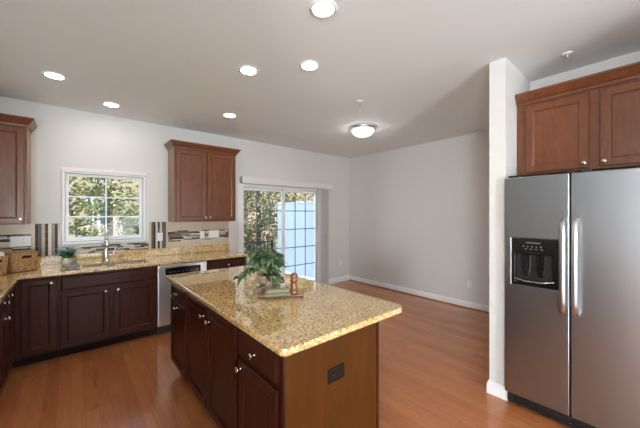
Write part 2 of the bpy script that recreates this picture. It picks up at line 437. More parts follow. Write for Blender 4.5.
# wall cabinets
YF = 4.32
up = 'wall cabinets with crown moulding'
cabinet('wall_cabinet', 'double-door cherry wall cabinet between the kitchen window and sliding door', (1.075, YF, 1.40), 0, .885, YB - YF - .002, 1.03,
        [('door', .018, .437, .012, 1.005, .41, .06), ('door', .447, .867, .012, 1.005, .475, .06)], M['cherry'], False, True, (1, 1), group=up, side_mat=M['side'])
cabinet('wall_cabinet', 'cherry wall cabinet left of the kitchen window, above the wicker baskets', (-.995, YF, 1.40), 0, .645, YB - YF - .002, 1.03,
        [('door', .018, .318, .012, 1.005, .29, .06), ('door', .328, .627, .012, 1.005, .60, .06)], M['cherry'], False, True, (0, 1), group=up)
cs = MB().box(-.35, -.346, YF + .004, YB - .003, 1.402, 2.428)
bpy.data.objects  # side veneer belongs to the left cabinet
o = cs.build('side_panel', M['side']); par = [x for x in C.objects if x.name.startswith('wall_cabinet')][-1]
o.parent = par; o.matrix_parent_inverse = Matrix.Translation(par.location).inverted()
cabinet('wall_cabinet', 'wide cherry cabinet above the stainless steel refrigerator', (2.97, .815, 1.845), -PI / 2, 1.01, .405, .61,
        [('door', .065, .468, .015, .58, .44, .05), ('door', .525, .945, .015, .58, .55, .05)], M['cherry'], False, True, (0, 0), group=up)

# base cabinets on the back wall (front face of carcass at Y = 4.05)
YC = 4.05; BD = YB - YC - .002; BH = .876
cabinet('base_cabinet', 'shade-toned cherry corner base cabinet with one door, left of the sink cabinet', (-.425, YC, 0), 0, .325, BD, BH,
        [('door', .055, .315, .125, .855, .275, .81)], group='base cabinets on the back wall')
cabinet('base_cabinet', 'shade-toned cherry two-door sink cabinet below the kitchen window', (-.10, YC, 0), 0, .905, BD, BH,
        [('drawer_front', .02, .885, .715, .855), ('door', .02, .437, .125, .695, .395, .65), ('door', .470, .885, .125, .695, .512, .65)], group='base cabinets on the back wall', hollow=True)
cabinet('base_cabinet', 'shade-toned cherry drawer base cabinet right of the dishwasher', (1.422, YC, 0), 0, .575, BD, BH,
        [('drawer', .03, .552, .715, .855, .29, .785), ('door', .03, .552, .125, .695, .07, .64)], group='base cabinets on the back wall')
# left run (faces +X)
cabinet('base_cabinet', 'shade-toned cherry drawer base cabinet on the left counter run', (-.425, 2.82, 0), PI / 2, .72, .57, BH,
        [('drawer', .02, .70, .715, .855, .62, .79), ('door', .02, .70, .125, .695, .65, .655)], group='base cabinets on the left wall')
cabinet('base_cabinet', 'shade-toned cherry filler cabinet in the inside corner of the counters', (-.425, 3.542, 0), PI / 2, .50, .57, BH,
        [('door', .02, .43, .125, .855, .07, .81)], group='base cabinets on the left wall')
cabinet('base_cabinet', 'shade-toned cherry base cabinet second from the inside corner on the left counter run', (-.425, 1.90, 0), PI / 2, .918, .57, BH,
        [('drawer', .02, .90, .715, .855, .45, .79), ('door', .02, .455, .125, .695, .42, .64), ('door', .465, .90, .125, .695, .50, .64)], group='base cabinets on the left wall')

for yy, lab in ((1.056, 'unseen added cherry two-door base cabinet third from the inside corner on the left counter run'), (.21, 'unseen added cherry two-door base cabinet at the near end of the left counter run')):  # unseen cabinets added to darken the reflection in the refrigerator doors
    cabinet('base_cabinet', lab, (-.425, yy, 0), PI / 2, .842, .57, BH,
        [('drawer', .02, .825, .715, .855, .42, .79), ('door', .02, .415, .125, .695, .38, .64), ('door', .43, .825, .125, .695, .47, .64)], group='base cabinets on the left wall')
# dishwasher
dwt = thing('dishwasher', 'stainless steel dishwasher with black control strip under the back counter', 'dishwasher', (.812, YC, 0))
MB().box(0, .60, .02, BD, .10, .87).build('body', M['grey_dark'], dwt)
MB().box(.002, .598, -.028, .019, .115, .868).build('door', M['steel_light'], dwt, .006, 3)
mb = MB(); mb.box(.085, .515, -.031, -.0275, .738, .832); cp = mb.build('control_panel', M['black'], dwt, .002)
mb = MB()
for k in range(6): mb.box(.13 + k * .05, .155 + k * .05, -.0315, -.0308, .772, .778)
mb.box(.44, .49, -.0316, -.0308, .765, .79); mb.build('button_marks', M['print'], cp)
MB().box(.09, .51, -.034, -.0275, .722, .737).build('handle_lip', M['steel_light'], dwt, .002)
MB().box(.004, .596, .05, .2, .0, .10).build('toe_kick', M['black_matte'], dwt)

# granite countertop, L-shaped with a sink cut-out
ct = thing('countertop', 'L-shaped speckled granite countertop with low backsplash around the sink', 'countertop', (0, 0, .878))
SX0, SX1, SXM0, SXM1, SY0, SY1 = .10, .74, .405, .425, 4.115, 4.47
mb = MB(); mb.grid_plate([XL + .002, -.375, SX0, SXM0, SXM1, SX1, 2.015], [.21, 4.005, SY0, SY1, YB - .002],
    [(-.375, 2.015, .21, 4.005), (SX0, SXM0, SY0, SY1), (SXM1, SX1, SY0, SY1)], 0, .037, 'xyz')
mb.build('slab', M['granite'], ct, .007, 3)
mb = MB(); mb.box(XL + .022, 1.995, YB - .022, YB - .002, .0371, .142); mb.box(XL + .002, XL + .0215, .21, YB - .002, .0371, .142)
mb.build('backsplash_ledge', M['granite'], ct, .003)

# sink
sk = thing('sink', 'double-bowl stainless steel sink under the kitchen window', 'sink', (0, 0, .70))
for x0, x1 in ((SX0 - .004, SXM0 + .004), (SXM1 - .004, SX1 + .004)):
    y0, y1 = SY0 - .004, SY1 + .004
    def lp(i, z): return [(x0 + i, y0 + i, z), (x1 - i, y0 + i, z), (x1 - i, y1 - i, z), (x0 + i, y1 - i, z)]
    MB().rings([lp(-.004, .177), lp(0, .177), lp(.012, .02), lp(.03, .004), lp(.05, .003)], True, False, True).build('bowl', M['sink'], sk, .01)
# faucet
fc = thing('faucet', 'chrome single-handle kitchen faucet behind the sink', 'faucet', (.335, 4.545, .9155))
MB().lathe([(.036, 0), (.036, .006), (.031, .012), (.029, .10), (.026, .13), (.022, .20)], 20).build('base', M['chrome'], fc)
pts = [(0, 0, .19)]
for k in range(13):
    a = PI * k / 12; pts.append((0, -.062 + .062 * math.cos(a), .30 + .085 * math.sin(a)))
pts.append((0, -.124, .27))
MB().tube(pts, .0165, 12).build('spout', M['chrome'], fc)
MB().lathe([(.0165, .0), (.024, -.012), (.026, -.08), (.019, -.10)], 16, (0, -.124, .275)).build('spray_head', M['chrome'], fc)
mb = MB(); mb.lathe([(.02, 0), (.02, .045), (.016, .055)], 14, (.012, 0, .075), 'x'); mb.tube([(.055, 0, .08), (.085, 0, .10), (.10, -.005, .16)], [.012, .012, .010], 8)
mb.build('lever_handle', M['chrome'], fc)
sd = MB().lathe([(.022, 0), (.022, .006), (.012, .012), (.011, .05), (.016, .055), (.016, .066), (.006, .07)], 14)
sd.tube([(0, 0, .06), (0, -.03, .068), (0, -.06, .06)], .005, 8)
o = sd.build('soap_dispenser', M['chrome']); o.location = (.50, 4.545, .9155); tag(o, 'small chrome soap pump right of the kitchen faucet', 'soap dispenser')

# ------------------------------------------------------------------ tile backsplash
def mosaic(mb, u0, u1, v0, v1, y, vertical=False, fixed=None, rows=None):
    """strips of random length; the grout bed lies behind"""
    mb.box(u0, u1, y - .004, y, v0, v1, 0)
    rh = .0165; a = v0; rnd = random.Random(int(u0 * 1000) + 5)
    if vertical:
        n = len(fixed); w_ = (u1 - u0) / n
        for k in range(n):
            z = v0; mi0 = fixed[k % len(fixed)]
            while z < v1 - .001:
                L = min(rnd.choice((.08, .12, .17)), v1 - z)
                mi = mi0 if rnd.random() < .96 else rnd.choice((2, 3, 4))
                mb.box(u0 + k * w_ + .0006, u0 + (k + 1) * w_ - .0006, y - .008, y - .0035, z + .0006, z + L - .0006, mi); z += L
    else:
        n = max(1, round((v1 - v0) / rh)); hh = (v1 - v0) / n
        for k in range(n):
            x = u0 - rnd.random() * .1
            while x < u1 - .001:
                L = rnd.choice((.07, .11, .15, .2)); x0 = max(x, u0); x1 = min(x + L, u1)
                if x1 - x0 > .004:
                    mb.box(x0 + .0006, x1 - .0006, y - .008, y - .0035, v0 + k * hh + .0006, v0 + (k + 1) * hh - .0006, rnd.choice((1, 1, 1, 1, 5, 2, 2, 3, 3, 4)))
                x += L
    return mb
ZS0, ZS1 = 1.021, 1.398
def tiles(mb, x0, x1, z0, z1, y, pitch):
    x = x0
    while x < x1 - .005:
        xe = min(x + pitch, x1); mb.box(x + .0008, xe - .0008, y - .006, y - .001, z0 + .0008, z1 - .0008, 1); x = xe
    mb.box(x0, x1, y - .003, y - .0005, z0, z1, 0)
bs = thing('tile_backsplash', 'tan tile backsplash with mosaic band below the double-door wall cabinet', 'backsplash', (0, 0, 0))
mb = MB(); tiles(mb, 1.068, 1.985, ZS0, 1.105, YB, .24); tiles(mb, 1.068, 1.985, 1.265, ZS1, YB, .24); mb.build('tan_tiles', [M['grout'], M['tan_tile']], bs)
mosaic(MB(), 1.068, 1.985, 1.106, 1.264, YB - .0005).build('mosaic_band', MOS, bs)
bs2 = thing('tile_backsplash', 'strip of upright mosaic tiles right of the kitchen window', 'backsplash', (0, 0, 0))
for xa, xb in ((.826, .857), (1.045, 1.067)):
    mb = MB(); tiles(mb, xa, xb, ZS0, ZS1, YB, .1); mb.build('tan_border', [M['grout'], M['tan_tile']], bs2)
mosaic(MB(), .858, 1.044, ZS0, ZS1, YB - .0005, True, (2, 3, 1, 3, 1, 2, 2)).build('mosaic_strips', MOS, bs2)
bs3 = thing('tile_backsplash', 'strip of upright mosaic tiles left of the kitchen window', 'backsplash', (0, 0, 0))
for xa, xb in ((-.340, -.312), (-.117, -.099)):
    mb = MB(); tiles(mb, xa, xb, ZS0, ZS1, YB, .1); mb.build('tan_border', [M['grout'], M['tan_tile']], bs3)
mosaic(MB(), -.311, -.118, ZS0, ZS1, YB - .0005, True, (3, 2, 5, 3, 1, 4, 3)).build('mosaic_strips', MOS, bs3)
bs4 = thing('tile_backsplash', 'low row of flat mosaic tiles directly beneath the kitchen window', 'backsplash', (0, 0, 0))
mosaic(MB(), -.098, .825, ZS0, 1.117, YB - .0005).build('mosaic_band', MOS, bs4)
bs5 = thing('tile_backsplash', 'tan tile backsplash with mosaic band behind the wicker baskets', 'backsplash', (0, 0, 0))
mb = MB(); tiles(mb, -.97, -.341, ZS0, 1.105, YB, .21); tiles(mb, -.97, -.341, 1.285, ZS1, YB, .21); mb.build('tan_tiles', [M['grout'], M['tan_tile']], bs5)
mosaic(MB(), -.97, -.341, 1.106, 1.284, YB - .0005).build('mosaic_band', MOS, bs5)

# ------------------------------------------------------------------ outlets
def outlet(label, loc, rz, gangs=1, kinds=('socket',), m=None, ms=None, w_=None, name='outlet_plate', cat='outlet', group='white wall plates', horizontal=False):
    m = m or M['outlet']; ms = ms or M['slot']
    t = thing(name, label, cat, loc, rz, group)
    pw = w_ or (.07 + .046 * (gangs - 1)); ph = .115
    if horizontal: pw, ph = .118, .075
    MB().box(-pw / 2, pw / 2, -.007, 0, -ph / 2, ph / 2).build('plate', m, t, .003)
    for g_ in range(gangs):
        cx = (g_ - (gangs - 1) / 2) * .046; k = kinds[g_ % len(kinds)]
        if k == 'socket':
            sk_ = MB()
            for s_ in (-1, 1):
                c_ = (s_ * .021, 0) if horizontal else (cx, s_ * .021)
                sk_.box(c_[0] - .014, c_[0] + .014, -.0085, -.0065, c_[1] - .014, c_[1] + .014)
            sb = sk_.build('socket', m if m is M['outlet'] else M['brown_socket'], t, .004)
            sl = MB()
            for s_ in (-1, 1):
                c_ = (s_ * .021, 0) if horizontal else (cx, s_ * .021)
                sl.box(c_[0] - .007, c_[0] - .005, -.0089, -.0083, c_[1] - .002, c_[1] + .008); sl.box(c_[0] + .005, c_[0] + .007, -.0089, -.0083, c_[1] - .002, c_[1] + .008)
                sl.box(c_[0] - .002, c_[0] + .002, -.0089, -.0083, c_[1] - .010, c_[1] - .006)
            sl.build('slots', ms, sb)
        else:
            MB().box(cx - .016, cx + .016, -.010, -.0065, -.033, .033).build('rocker_switch', m, t, .002)
    return t
yt = YB - .0088
outlet('white outlet plate on the upright mosaic right of the window', (.965, yt, 1.185), 0)
outlet('narrow white outlet plate on the mosaic, between the window and the wider switch plate', (1.555, yt, 1.185), 0)
outlet('wide white two-switch plate near the right end of the mosaic band', (1.735, yt, 1.19), 0, 2, ('rocker',), w_=.16)
outlet('wide white outlet plate on the tiles behind the wicker baskets', (-.425, yt, 1.205), 0, 2, ('rocker', 'socket'), w_=.165)
outlet('white outlet plate low on the wall right of the sliding door', (4.58, YB - .0005, .42), 0)
outlet('white outlet plate low on the plain dining wall', (XR - .0005, 1.99, .385), -PI / 2)
outlet('dark brown outlet plate on the end panel of the island', (1.06, 1.1095, .672), 0, 1, ('socket',), M['brown_plate'], M['slot'], horizontal=True, group='brown outlet plates')

# ------------------------------------------------------------------ island
IX = .745; ID = .60
g_ = 'island base cabinets'
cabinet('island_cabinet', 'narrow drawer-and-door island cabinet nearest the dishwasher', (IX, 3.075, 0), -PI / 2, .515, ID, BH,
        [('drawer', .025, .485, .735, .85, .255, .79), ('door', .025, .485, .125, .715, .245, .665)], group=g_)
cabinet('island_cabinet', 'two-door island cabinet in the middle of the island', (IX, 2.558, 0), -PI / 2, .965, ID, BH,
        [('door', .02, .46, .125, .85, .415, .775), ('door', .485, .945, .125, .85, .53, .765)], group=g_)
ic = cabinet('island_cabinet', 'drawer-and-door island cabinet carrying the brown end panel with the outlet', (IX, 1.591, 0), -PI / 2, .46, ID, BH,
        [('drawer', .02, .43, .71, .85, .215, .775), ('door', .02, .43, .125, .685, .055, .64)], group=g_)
def into(o, par):
    bpy.context.view_layer.update(); o.parent = par; o.matrix_parent_inverse = par.matrix_world.inverted(); return o
into(MB().box(.742, 1.395, 1.11, 1.1285, .0, .875).build('end_panel', M['maple'], None, .001), ic)
into(MB().box(1.3955, 1.415, 1.105, 3.08, .0, .875).build('back_panel', M['cherry_shaded'], None, .002), ic)
into(MB().box(.730, .7415, 1.108, 1.1285, .0, .875).build('corner_strip', M['cherry_shaded'], None, .002), ic)
# island granite top with rounded corners
def rpoly(x0, x1, y0, y1, rr, n=8):
    P = []
    for (cx, cy, a0), r in zip(((x1, y1, 0), (x0, y1, 90), (x0, y0, 180), (x1, y0, 270)), rr):
        sx = -1 if cx == x1 else 1; sy = -1 if cy == y1 else 1
        for k in range(n + 1):
            a = math.radians(a0 + 90 * k / n); P.append((cx + sx * r + r * math.cos(a), cy + sy * r + r * math.sin(a)))
    return P
o = MB().prism(rpoly(.70, 1.65, 1.068, 3.125, (.04, .012, .03, .07)), .878, .915).build('island_countertop', M['granite'], None, .010, 3, angle=50)
tag(o, 'gold speckled granite island countertop with rounded corners', 'countertop')

# ------------------------------------------------------------------ refrigerator (faces -X); local x runs towards -Y
fz = thing('refrigerator', 'stainless steel side-by-side refrigerator with black water dispenser', 'refrigerator', (2.70, .812, 0), -PI / 2)
FW = .905
MB().box(.004, FW - .004, 0, .66, .03, 1.785).build('body', M['grey_dark'], fz, .004)
xs_ = .405
# left door with a dispenser opening
D0, D1, DZa, DZb = .052, .337, .965, 1.322
mb = MB(); mb.grid_plate([.002, D0, D1, xs_ - .004], [.10, DZa, DZb, 1.795], [(D0, D1, DZa, DZb)], -.066, -.004, 'xzy')
fd1 = mb.build('freezer_door', M['steel'], fz, .007, 3)
mb = MB(); mb.box(xs_ + .004, FW - .002, -.066, -.004, .10, 1.795); fd2 = mb.build('fridge_door', M['steel'], fz, .007, 3)
# dispenser
dp = MB(); dp.grid_plate([D0 + .001, D0 + .025, D1 - .025, D1 - .001], [DZa + .001, DZa + .03, DZb - .115, DZb - .001], [(D0 + .025, D1 - .025, DZa + .03, DZb - .115)], -.071, -.02, 'xzy')
dpo = dp.build('dispenser', M['black'], fd1, .004)
MB().box(D0 + .002, D1 - .002, -.012, -.005, DZa + .002, DZb - .002).build('niche_back', M['black_matte'], fd1)
mb = MB()
for cx in (D0 + .095, D0 + .185): mb.box(cx - .027, cx + .027, -.05, -.03, DZa + .10, DZb - .12); mb.box(cx - .02, cx + .02, -.056, -.04, DZa + .07, DZa + .13)
mb.build('paddles', M['black'], fd1, .006)
mb = MB(); mb.box(D0 + .026, D1 - .026, -.069, -.014, DZa + .012, DZa + .03); mb.build('drip_tray', M['black'], fd1, .003)
mb = MB(); mb.tube([(D0 + .02, -.072, DZa + .052), (D0 + .09, -.079, DZa + .036), (D0 + .19, -.079, DZa + .036), (D1 - .02, -.072, DZa + .052)], .005, 8); mb.build('tray_rim', M['chrome'], fd1)
mb = MB(); mb.box(D0 + .095, D0 + .185, -.0715, -.0709, DZb - .033, DZb - .026)
for k in range(5): mb.lathe([(.005, 0), (.005, .0006)], 10, (D0 + .08 + k * .027, -.071, DZb - .058), '-y', sm=False)
for k in range(4): mb.box(D0 + .085 + k * .033, D0 + .103 + k * .033, -.0715, -.0709, DZb - .079, DZb - .075)
mb.build('control_marks', M['print'], fd1)
# handles
def handle(x, par):
    z0, z1, y0 = .815, 1.475, -.066
    pts = [(x, y0 + .004, z1), (x, y0 - .022, z1 - .004), (x, y0 - .045, z1 - .025), (x, y0 - .056, z1 - .08), (x, y0 - .06, z1 - .2), (x, y0 - .06, z0 + .2), (x, y0 - .056, z0 + .09), (x, y0 - .04, z0 + .03), (x, y0 - .015, z0 + .004), (x, y0 + .004, z0)]
    m_ = MB().tube(pts, [.012, .013, .015, .016, .016, .017, .019, .021, .02, .016], 14, 0, .8, (1, 0, 0))
    return m_.build('handle', M['handle'], par)
handle(xs_ - .032, fd1); handle(xs_ + .032, fd2)
mb = MB(); mb.box(.02, FW - .02, -.045, -.002, .02, .092); kg = mb.build('kick_grille', M['black_matte'], fz, .004)
mb = MB()
for k in range(4): mb.box(.06, FW - .06, -.048, -.0445, .034 + k * .014, .040 + k * .014)
mb.build('grille_slats', M['black'], kg)
for x in (.025, xs_ - .02, xs_ + .06, FW - .07):
    MB().box(x, x + .05, -.055, .03, 1.7955, 1.812).build('hinge_cover', M['black_matte'], fz, .004)
for x in (.06, FW - .06):
    MB().lathe([(.018, 0), (.018, .03)], 12, (x, .02, 0)).build('foot', M['black_matte'], fz)
for x in (.06, FW - .06):
    MB().lathe([(.018, 0), (.018, .03)], 12, (x, .60, 0)).build('foot', M['black_matte'], fz)

# ------------------------------------------------------------------ lamps on the ceiling
RL = [((1.19, 1.36), 'recessed ceiling light nearest the top edge, big and alone near the camera'),
      ((-.115, 3.63), 'recessed ceiling light farthest left, above the left wall cabinet'),
      ((.36, 4.16), 'recessed ceiling light over the kitchen window and sink'),
      ((1.56, 3.62), 'recessed ceiling light above the double-door wall cabinet'),
      ((1.20, 2.38), 'left one of the two close recessed lights over the island'),
      ((1.56, 1.96), 'right one of the two close recessed lights over the island')]
first = None
for (x, y), lab in RL:
    if first is None:
        first = thing('recessed_light', lab, 'ceiling light', (x, y, ZC), 0, 'recessed ceiling lights')
        MB().lathe([(.068, -.002), (.086, -.001), (.088, -.006), (.074, -.010), (.064, -.006)], 32, cap0=False, cap1=False).build('trim_ring', M['trim'], first)
        MB().lathe([(  .0675, -.0015), (.066, -.006), (.05, -.010), (.001, -.012)], 32).build('lens', M['lens'], first)
    else: dup(first, (x, y, ZC), 0, lab)
    
fm = thing('flush_mount_light', 'round nickel ceiling light with glowing frosted glass bowl', 'ceiling light', (3.28, 2.86, ZC))
MB().lathe([(.10, -.0005), (.19, -.0005), (.195, -.012), (.185, -.03), (.165, -.042), (.15, -.04)], 40, cap1=False).build('base_ring', M['nickel'], fm)
MB().lathe([(.160, -.036), (.155, -.06), (.135, -.09), (.10, -.112), (.05, -.126), (.002, -.129)], 40, cap0=False).build('glass_bowl', M['dome'], fm)
MB().lathe([(.012, -.125), (.012, -.134), (.006, -.142), (.001, -.144)], 16).build('finial', M['nickel'], fm)
first = None
for (x, y), lab in (((2.48, 2.21), 'small sprinkler head on the ceiling near the glowing round light'), ((3.0, .48), 'small sprinkler head on the ceiling above the refrigerator cabinet')):
    if first is None:
        first = thing('sprinkler', lab, 'sprinkler', (x, y, ZC), 0, 'ceiling sprinklers')
        MB().lathe([(.036, -.0005), (.038, -.003), (.022, -.010), (.016, -.010)], 24, cap1=True).build('escutcheon', M['trim'], first)
        mb = MB(); mb.lathe([(.010, -.010), (.010, -.022), (.006, -.024), (.006, -.034)], 12); mb.tube([(-.012, 0, -.012), (-.014, 0, -.028), (0, 0, -.04), (.014, 0, -.028), (.012, 0, -.012)], .0025, 6); mb.lathe([(.016, -.040), (.016, -.042)], 16)
        mb.build('head', M['nickel'], first)
    else: dup(first, (x, y, ZC), 0, lab)

# ------------------------------------------------------------------ things on the back counter
ZT = .9155
v = coord(wk); nn, ll, bb = nodes(wk)
setcol(wk, ramp(wk, noise(wk, v, 70, 4, .75), [(.3, (.10, .045, .018)), (.5, (.42, .22, .09)), (.66, (.66, .42, .21))]))
def basket(label, loc, rz, w_, dep, h):
    t = thing('wicker_basket', label, 'basket', loc, rz, 'wicker baskets on the counter corner')
    mb = MB(); rows = 11; per = 60
    def ring(i, z, off):
        P = []
        for k in range(per):
            a = 2 * PI * k / per; c_, s_ = math.cos(a), math.sin(a); n_ = 5.0
            rr = (abs(c_) ** n_ + abs(s_) ** n_) ** (-1 / n_); fl = .90 + .10 * z / h
            q = off + .0028 * math.sin(k * PI / 2 * 1.0 + i * PI / 2)
            P.append((w_ / 2 * fl * c_ * rr + c_ * q, dep / 2 * fl * s_ * rr + s_ * q, z))
        return P
    rs = [ring(0, .002, -.004)]
    for i in range(rows * 2 + 1): rs.append(ring(i, .004 + (h - .008) * i / (rows * 2), .0035 if i % 2 else -.001))
    rs += [ring(0, h, 0), ring(0, h, -.010), ring(0, .012, -.012)]
    mb.rings(rs, True, True, True, sm=True).build('weave', M['wicker'], t)
    MB().box(-w_ * .17, w_ * .17, -dep / 2 - .0045, -dep / 2 + .004, h * .72, h * .86).build('handle_hole', M['gap'], t, .003)
    rim = [ring(0, h + .001, .002)]
    p_ = rim[0] + [rim[0][0]]
    MB().tube(p_, .006, 8, up=(0, 0, 1)).build('rim', M['wicker'], t)
    return t
R1 = math.radians(34)
basket('wicker basket standing in front of the double outlet plate, right of the other basket', (-.395, 4.343, ZT), R1, .225, .17, .19)
basket('wicker basket at the left edge holding a folded cream cloth', (-.582, 4.19, ZT), R1, .195, .17, .18)
o = MB(); o.rings([[(x * s_, y * s_, z) for x, y in rpoly(-.075, .075, -.062, .062, (.02,) * 4, 4)] for s_, z in ((.9, 0), (1, .006), (1, .03), (.98, .036), (.99, .042), (.97, .066), (.86, .074))], True, True, True)
o = o.build('folded_cloth', M['cloth'], smooth=True); o.location = (-.582, 4.19, ZT + .150); o.rotation_euler = (0, 0, R1)
tag(o, 'folded cream cloth lying in the left wicker basket', 'cloth')

def leaf(mb, base, dirv, L, wd, droop=.3, mi=0, roll=0):
    """a pointed leaf bent along its length, folded at the midrib"""
    d_ = Vector(dirv).normalized(); up_ = Vector((0, 0, 1)); side = d_.cross(up_)
    side = Vector((1, 0, 0)) if side.length < .05 else side.normalized()
    up2 = side.cross(d_).normalized(); side = (side * math.cos(roll) + up2 * math.sin(roll)); up2 = side.cross(d_).normalized()
    prof = [(0, .05), (.12, .55), (.3, .95), (.5, .9), (.72, .55), (.9, .2), (1, .02)]
    Lr, Cr, Rr = [], [], []
    for t, w_ in prof:
        p = Vector(base) + d_ * (L * t) - Vector((0, 0, 1)) * (droop * L * t * t)
        hw = wd / 2 * w_
        Lr.append(mb.v(p - side * hw + up2 * hw * .25)); Cr.append(mb.v(p)); Rr.append(mb.v(p + side * hw + up2 * hw * .25))
    for i in range(len(prof) - 1):
        mb._f([Lr[i], Cr[i], Cr[i + 1], Lr[i + 1]], mi, True); mb._f([Cr[i], Rr[i], Rr[i + 1], Cr[i + 1]], mi, True)

# small flower pot
fp = thing('flower_pot', 'little cream pot of blue flowers left of the sink', 'plant', (-.04, 4.475, ZT))
MB().lathe([(.030, 0), (.040, .012), (.048, .035), (.048, .06), (.042, .078), (.044, .084), (.038, .084), (.036, .07)], 24).build('pot', M['pot_cream'], fp)
mb = MB(); mb.lathe([(.036, .068), (.036, .072)], 16, sm=False); mb.build('soil', M['soil'], fp)
mb = MB(); rnd = random.Random(3)
for k in range(46):
    a = rnd.random() * 2 * PI; e = rnd.random()
    leaf(mb, (.015 * math.cos(a), .015 * math.sin(a), .072 + .05 * rnd.random()), (math.cos(a), math.sin(a), .3 + 1.0 * e), (.075 + .05 * rnd.random()), .042, .25, rnd.choice((0, 0, 1)))
mb.build('foliage', [M['teal_leaf'], M['ivy_dark']], fp)
mb = MB()
for k in range(38):
    a = rnd.random() * 2 * PI; r_ = .12 * math.sqrt(rnd.random()); z = .160 + .06 * rnd.random() - r_ * .25
    cx, cy = r_ * math.cos(a) + .01, r_ * math.sin(a)
    for q in range(5):
        b_ = q * 2 * PI / 5
        leaf(mb, (cx, cy, z), (math.cos(b_), math.sin(b_), .35), .024, .019, .2)
mb.build('blossoms', M['blue_petal'], fp)
# grey stone ornament
go = thing('stone_ornament', 'small grey stone ornament with a green sprig beside the blue flowers', 'ornament', (.005, 4.20, ZT + .003))
mb = MB()
for (x, y, z, r_, s_) in ((-.035, -.01, .024, .036, .7), (.03, .012, .026, .034, .8), (.0, .02, .034, .03, .9), (.05, -.015, .018, .024, .75)):
    mb.lathe([(r_ * math.sin(PI * k / 10) + .0005, z - r_ * s_ * math.cos(PI * k / 10)) for k in range(11)], 16, (x, y, 0))
mb.build('stones', M['stone'], go)
mb = MB()
for k in range(12):
    a = k * 2.4; leaf(mb, (.03, .012, .05), (math.cos(a), math.sin(a), .9), .04, .018, .1)
mb.build('sprig', M['teal_leaf'], go)

# ------------------------------------------------------------------ things on the island
RB = -math.radians(36)
bx = thing('cutting_board', 'wooden board on the island under the potted plant', 'cutting board', (1.185, 1.825, ZT), RB)
MB().box(-.16, .16, -.10, .10, 0, .016).build('board', M['board'], bx, .004)
mb = MB(); mb.grid_plate([-.162, -.158, .158, .162], [-.102, -.0985, .0985, .102], [(-.158, .158, -.0985, .0985)], .001, .0125, 'xyz'); mb.build('edge_band', M['board_edge'], bx)
ZB = ZT + .0165
pm = thing('pepper_mill', 'turned wooden pepper mill on the cutting board', 'pepper mill', (1.229, 1.727, ZB))
MB().lathe([(.029, 0), (.031, .004), (.031, .018), (.028, .024), (.030, .028), (.030, .05), (.0275, .062), (.0235, .075), (.024, .088), (.028, .092)], 28).build('body', M['mill'], pm)
MB().lathe([(.027, .0925), (.029, .098), (.025, .106), (.025, .114), (.029, .124), (.027, .140), (.016, .149), (.004, .152)], 28).build('head', M['mill'], pm)
nk = thing('folded_napkin', 'folded sage linen napkin lying in front of the plant pot', 'napkin', (1.128, 1.778, ZB), RB + .22)
mb = MB()
for k, (i_, z0, z1) in enumerate(((0, .0005, .022), (.006, .0215, .044))):
    r_ = rpoly(-.10 + i_, .085 - i_, -.052 + i_, .030 - i_, (.008, .008, .014, .014), 4)
    mb.rings([[(x * .93, y * .93, z0) for x, y in r_], [(x, y, z0 * .7 + z1 * .3) for x, y in r_], [(x * .99, y * .98, z0 * .25 + z1 * .75) for x, y in r_], [(x * .9, y * .86, z1) for x, y in r_], [(x * .5, y * .4, z1 + .003 * (z1 > .03)) for x, y in r_]], True, True, True, sm=True)
mb.build('cloth_folds', M['napkin'], nk)
mb = MB(); mb.box(-.085, .07, -.0525, -.047, .0205, .0225); mb.box(.072, .0795, -.040, .018, .0205, .0225); mb.build('dark_hem', M['napkin_stripe'], nk)
pp = thing('potted_plant', 'trailing green pothos in a pale terracotta pot on the island', 'plant', (1.150, 1.945, ZB))
MB().lathe([(.052, 0), (.056, .004), (.070, .095), (.074, .098), (.076, .117), (.070, .117), (.066, .10)], 28).build('pot', M['pot_pink'], pp)
MB().lathe([(.066, .099), (.066, .103)], 20, sm=False).build('soil', M['soil'], pp)
rnd = random.Random(11)
lf, st = MB(), MB()
rx = Vector((math.cos(RB), math.sin(RB), 0)); ry = Vector((-math.sin(RB), math.cos(RB), 0))
def vine(a, reach, top, end, nl, size):
    dv = rx * math.cos(a) + ry * math.sin(a); pts = []
    for k in range(8):
        t = k / 7; z = .10 + (top - .10) * math.sin(min(1, t * 1.6) * PI / 2) + (end - top) * max(0, t - .35) ** 1.5 / .65 ** 1.5
        pts.append(dv * (reach * t ** .85) + Vector((0, 0, z)) + Vector((rnd.uniform(-.006, .006), rnd.uniform(-.006, .006), 0)))
    st.tube(pts, .0022, 5)
    for k in range(nl):
        t = .30 + .70 * (k + .5) / nl; i = min(6, int(t * 7)); p = pts[i].lerp(pts[i + 1], t * 7 - i)
        sa = a + rnd.choice((-1, 1)) * rnd.uniform(.3, 1.3); ld = rx * math.cos(sa) + ry * math.sin(sa)
        L = size * rnd.uniform(.75, 1.2)
        leaf(lf, p, (ld.x, ld.y, rnd.uniform(-.4, .5)), L, L * .68, rnd.uniform(.15, .6), rnd.choice((0, 0, 1)), rnd.uniform(-.5, .5))
for k in range(40):
    a = rnd.uniform(0, 2 * PI)
    vine(a, rnd.uniform(.04, .12), rnd.uniform(.19, .315), rnd.uniform(.13, .28), 5, .064)
for a in (3.0, 3.35, 3.15): vine(a, rnd.uniform(.18, .27), .18, .085, 7, .068)
for a in (-.9, -.6, -1.2, -.2, -1.7): vine(a, rnd.uniform(.09, .13), .14, .05, 6, .055)
lf.build('foliage', [M['ivy'], M['ivy_dark']], pp); st.build('stems', M['ivy'], pp)

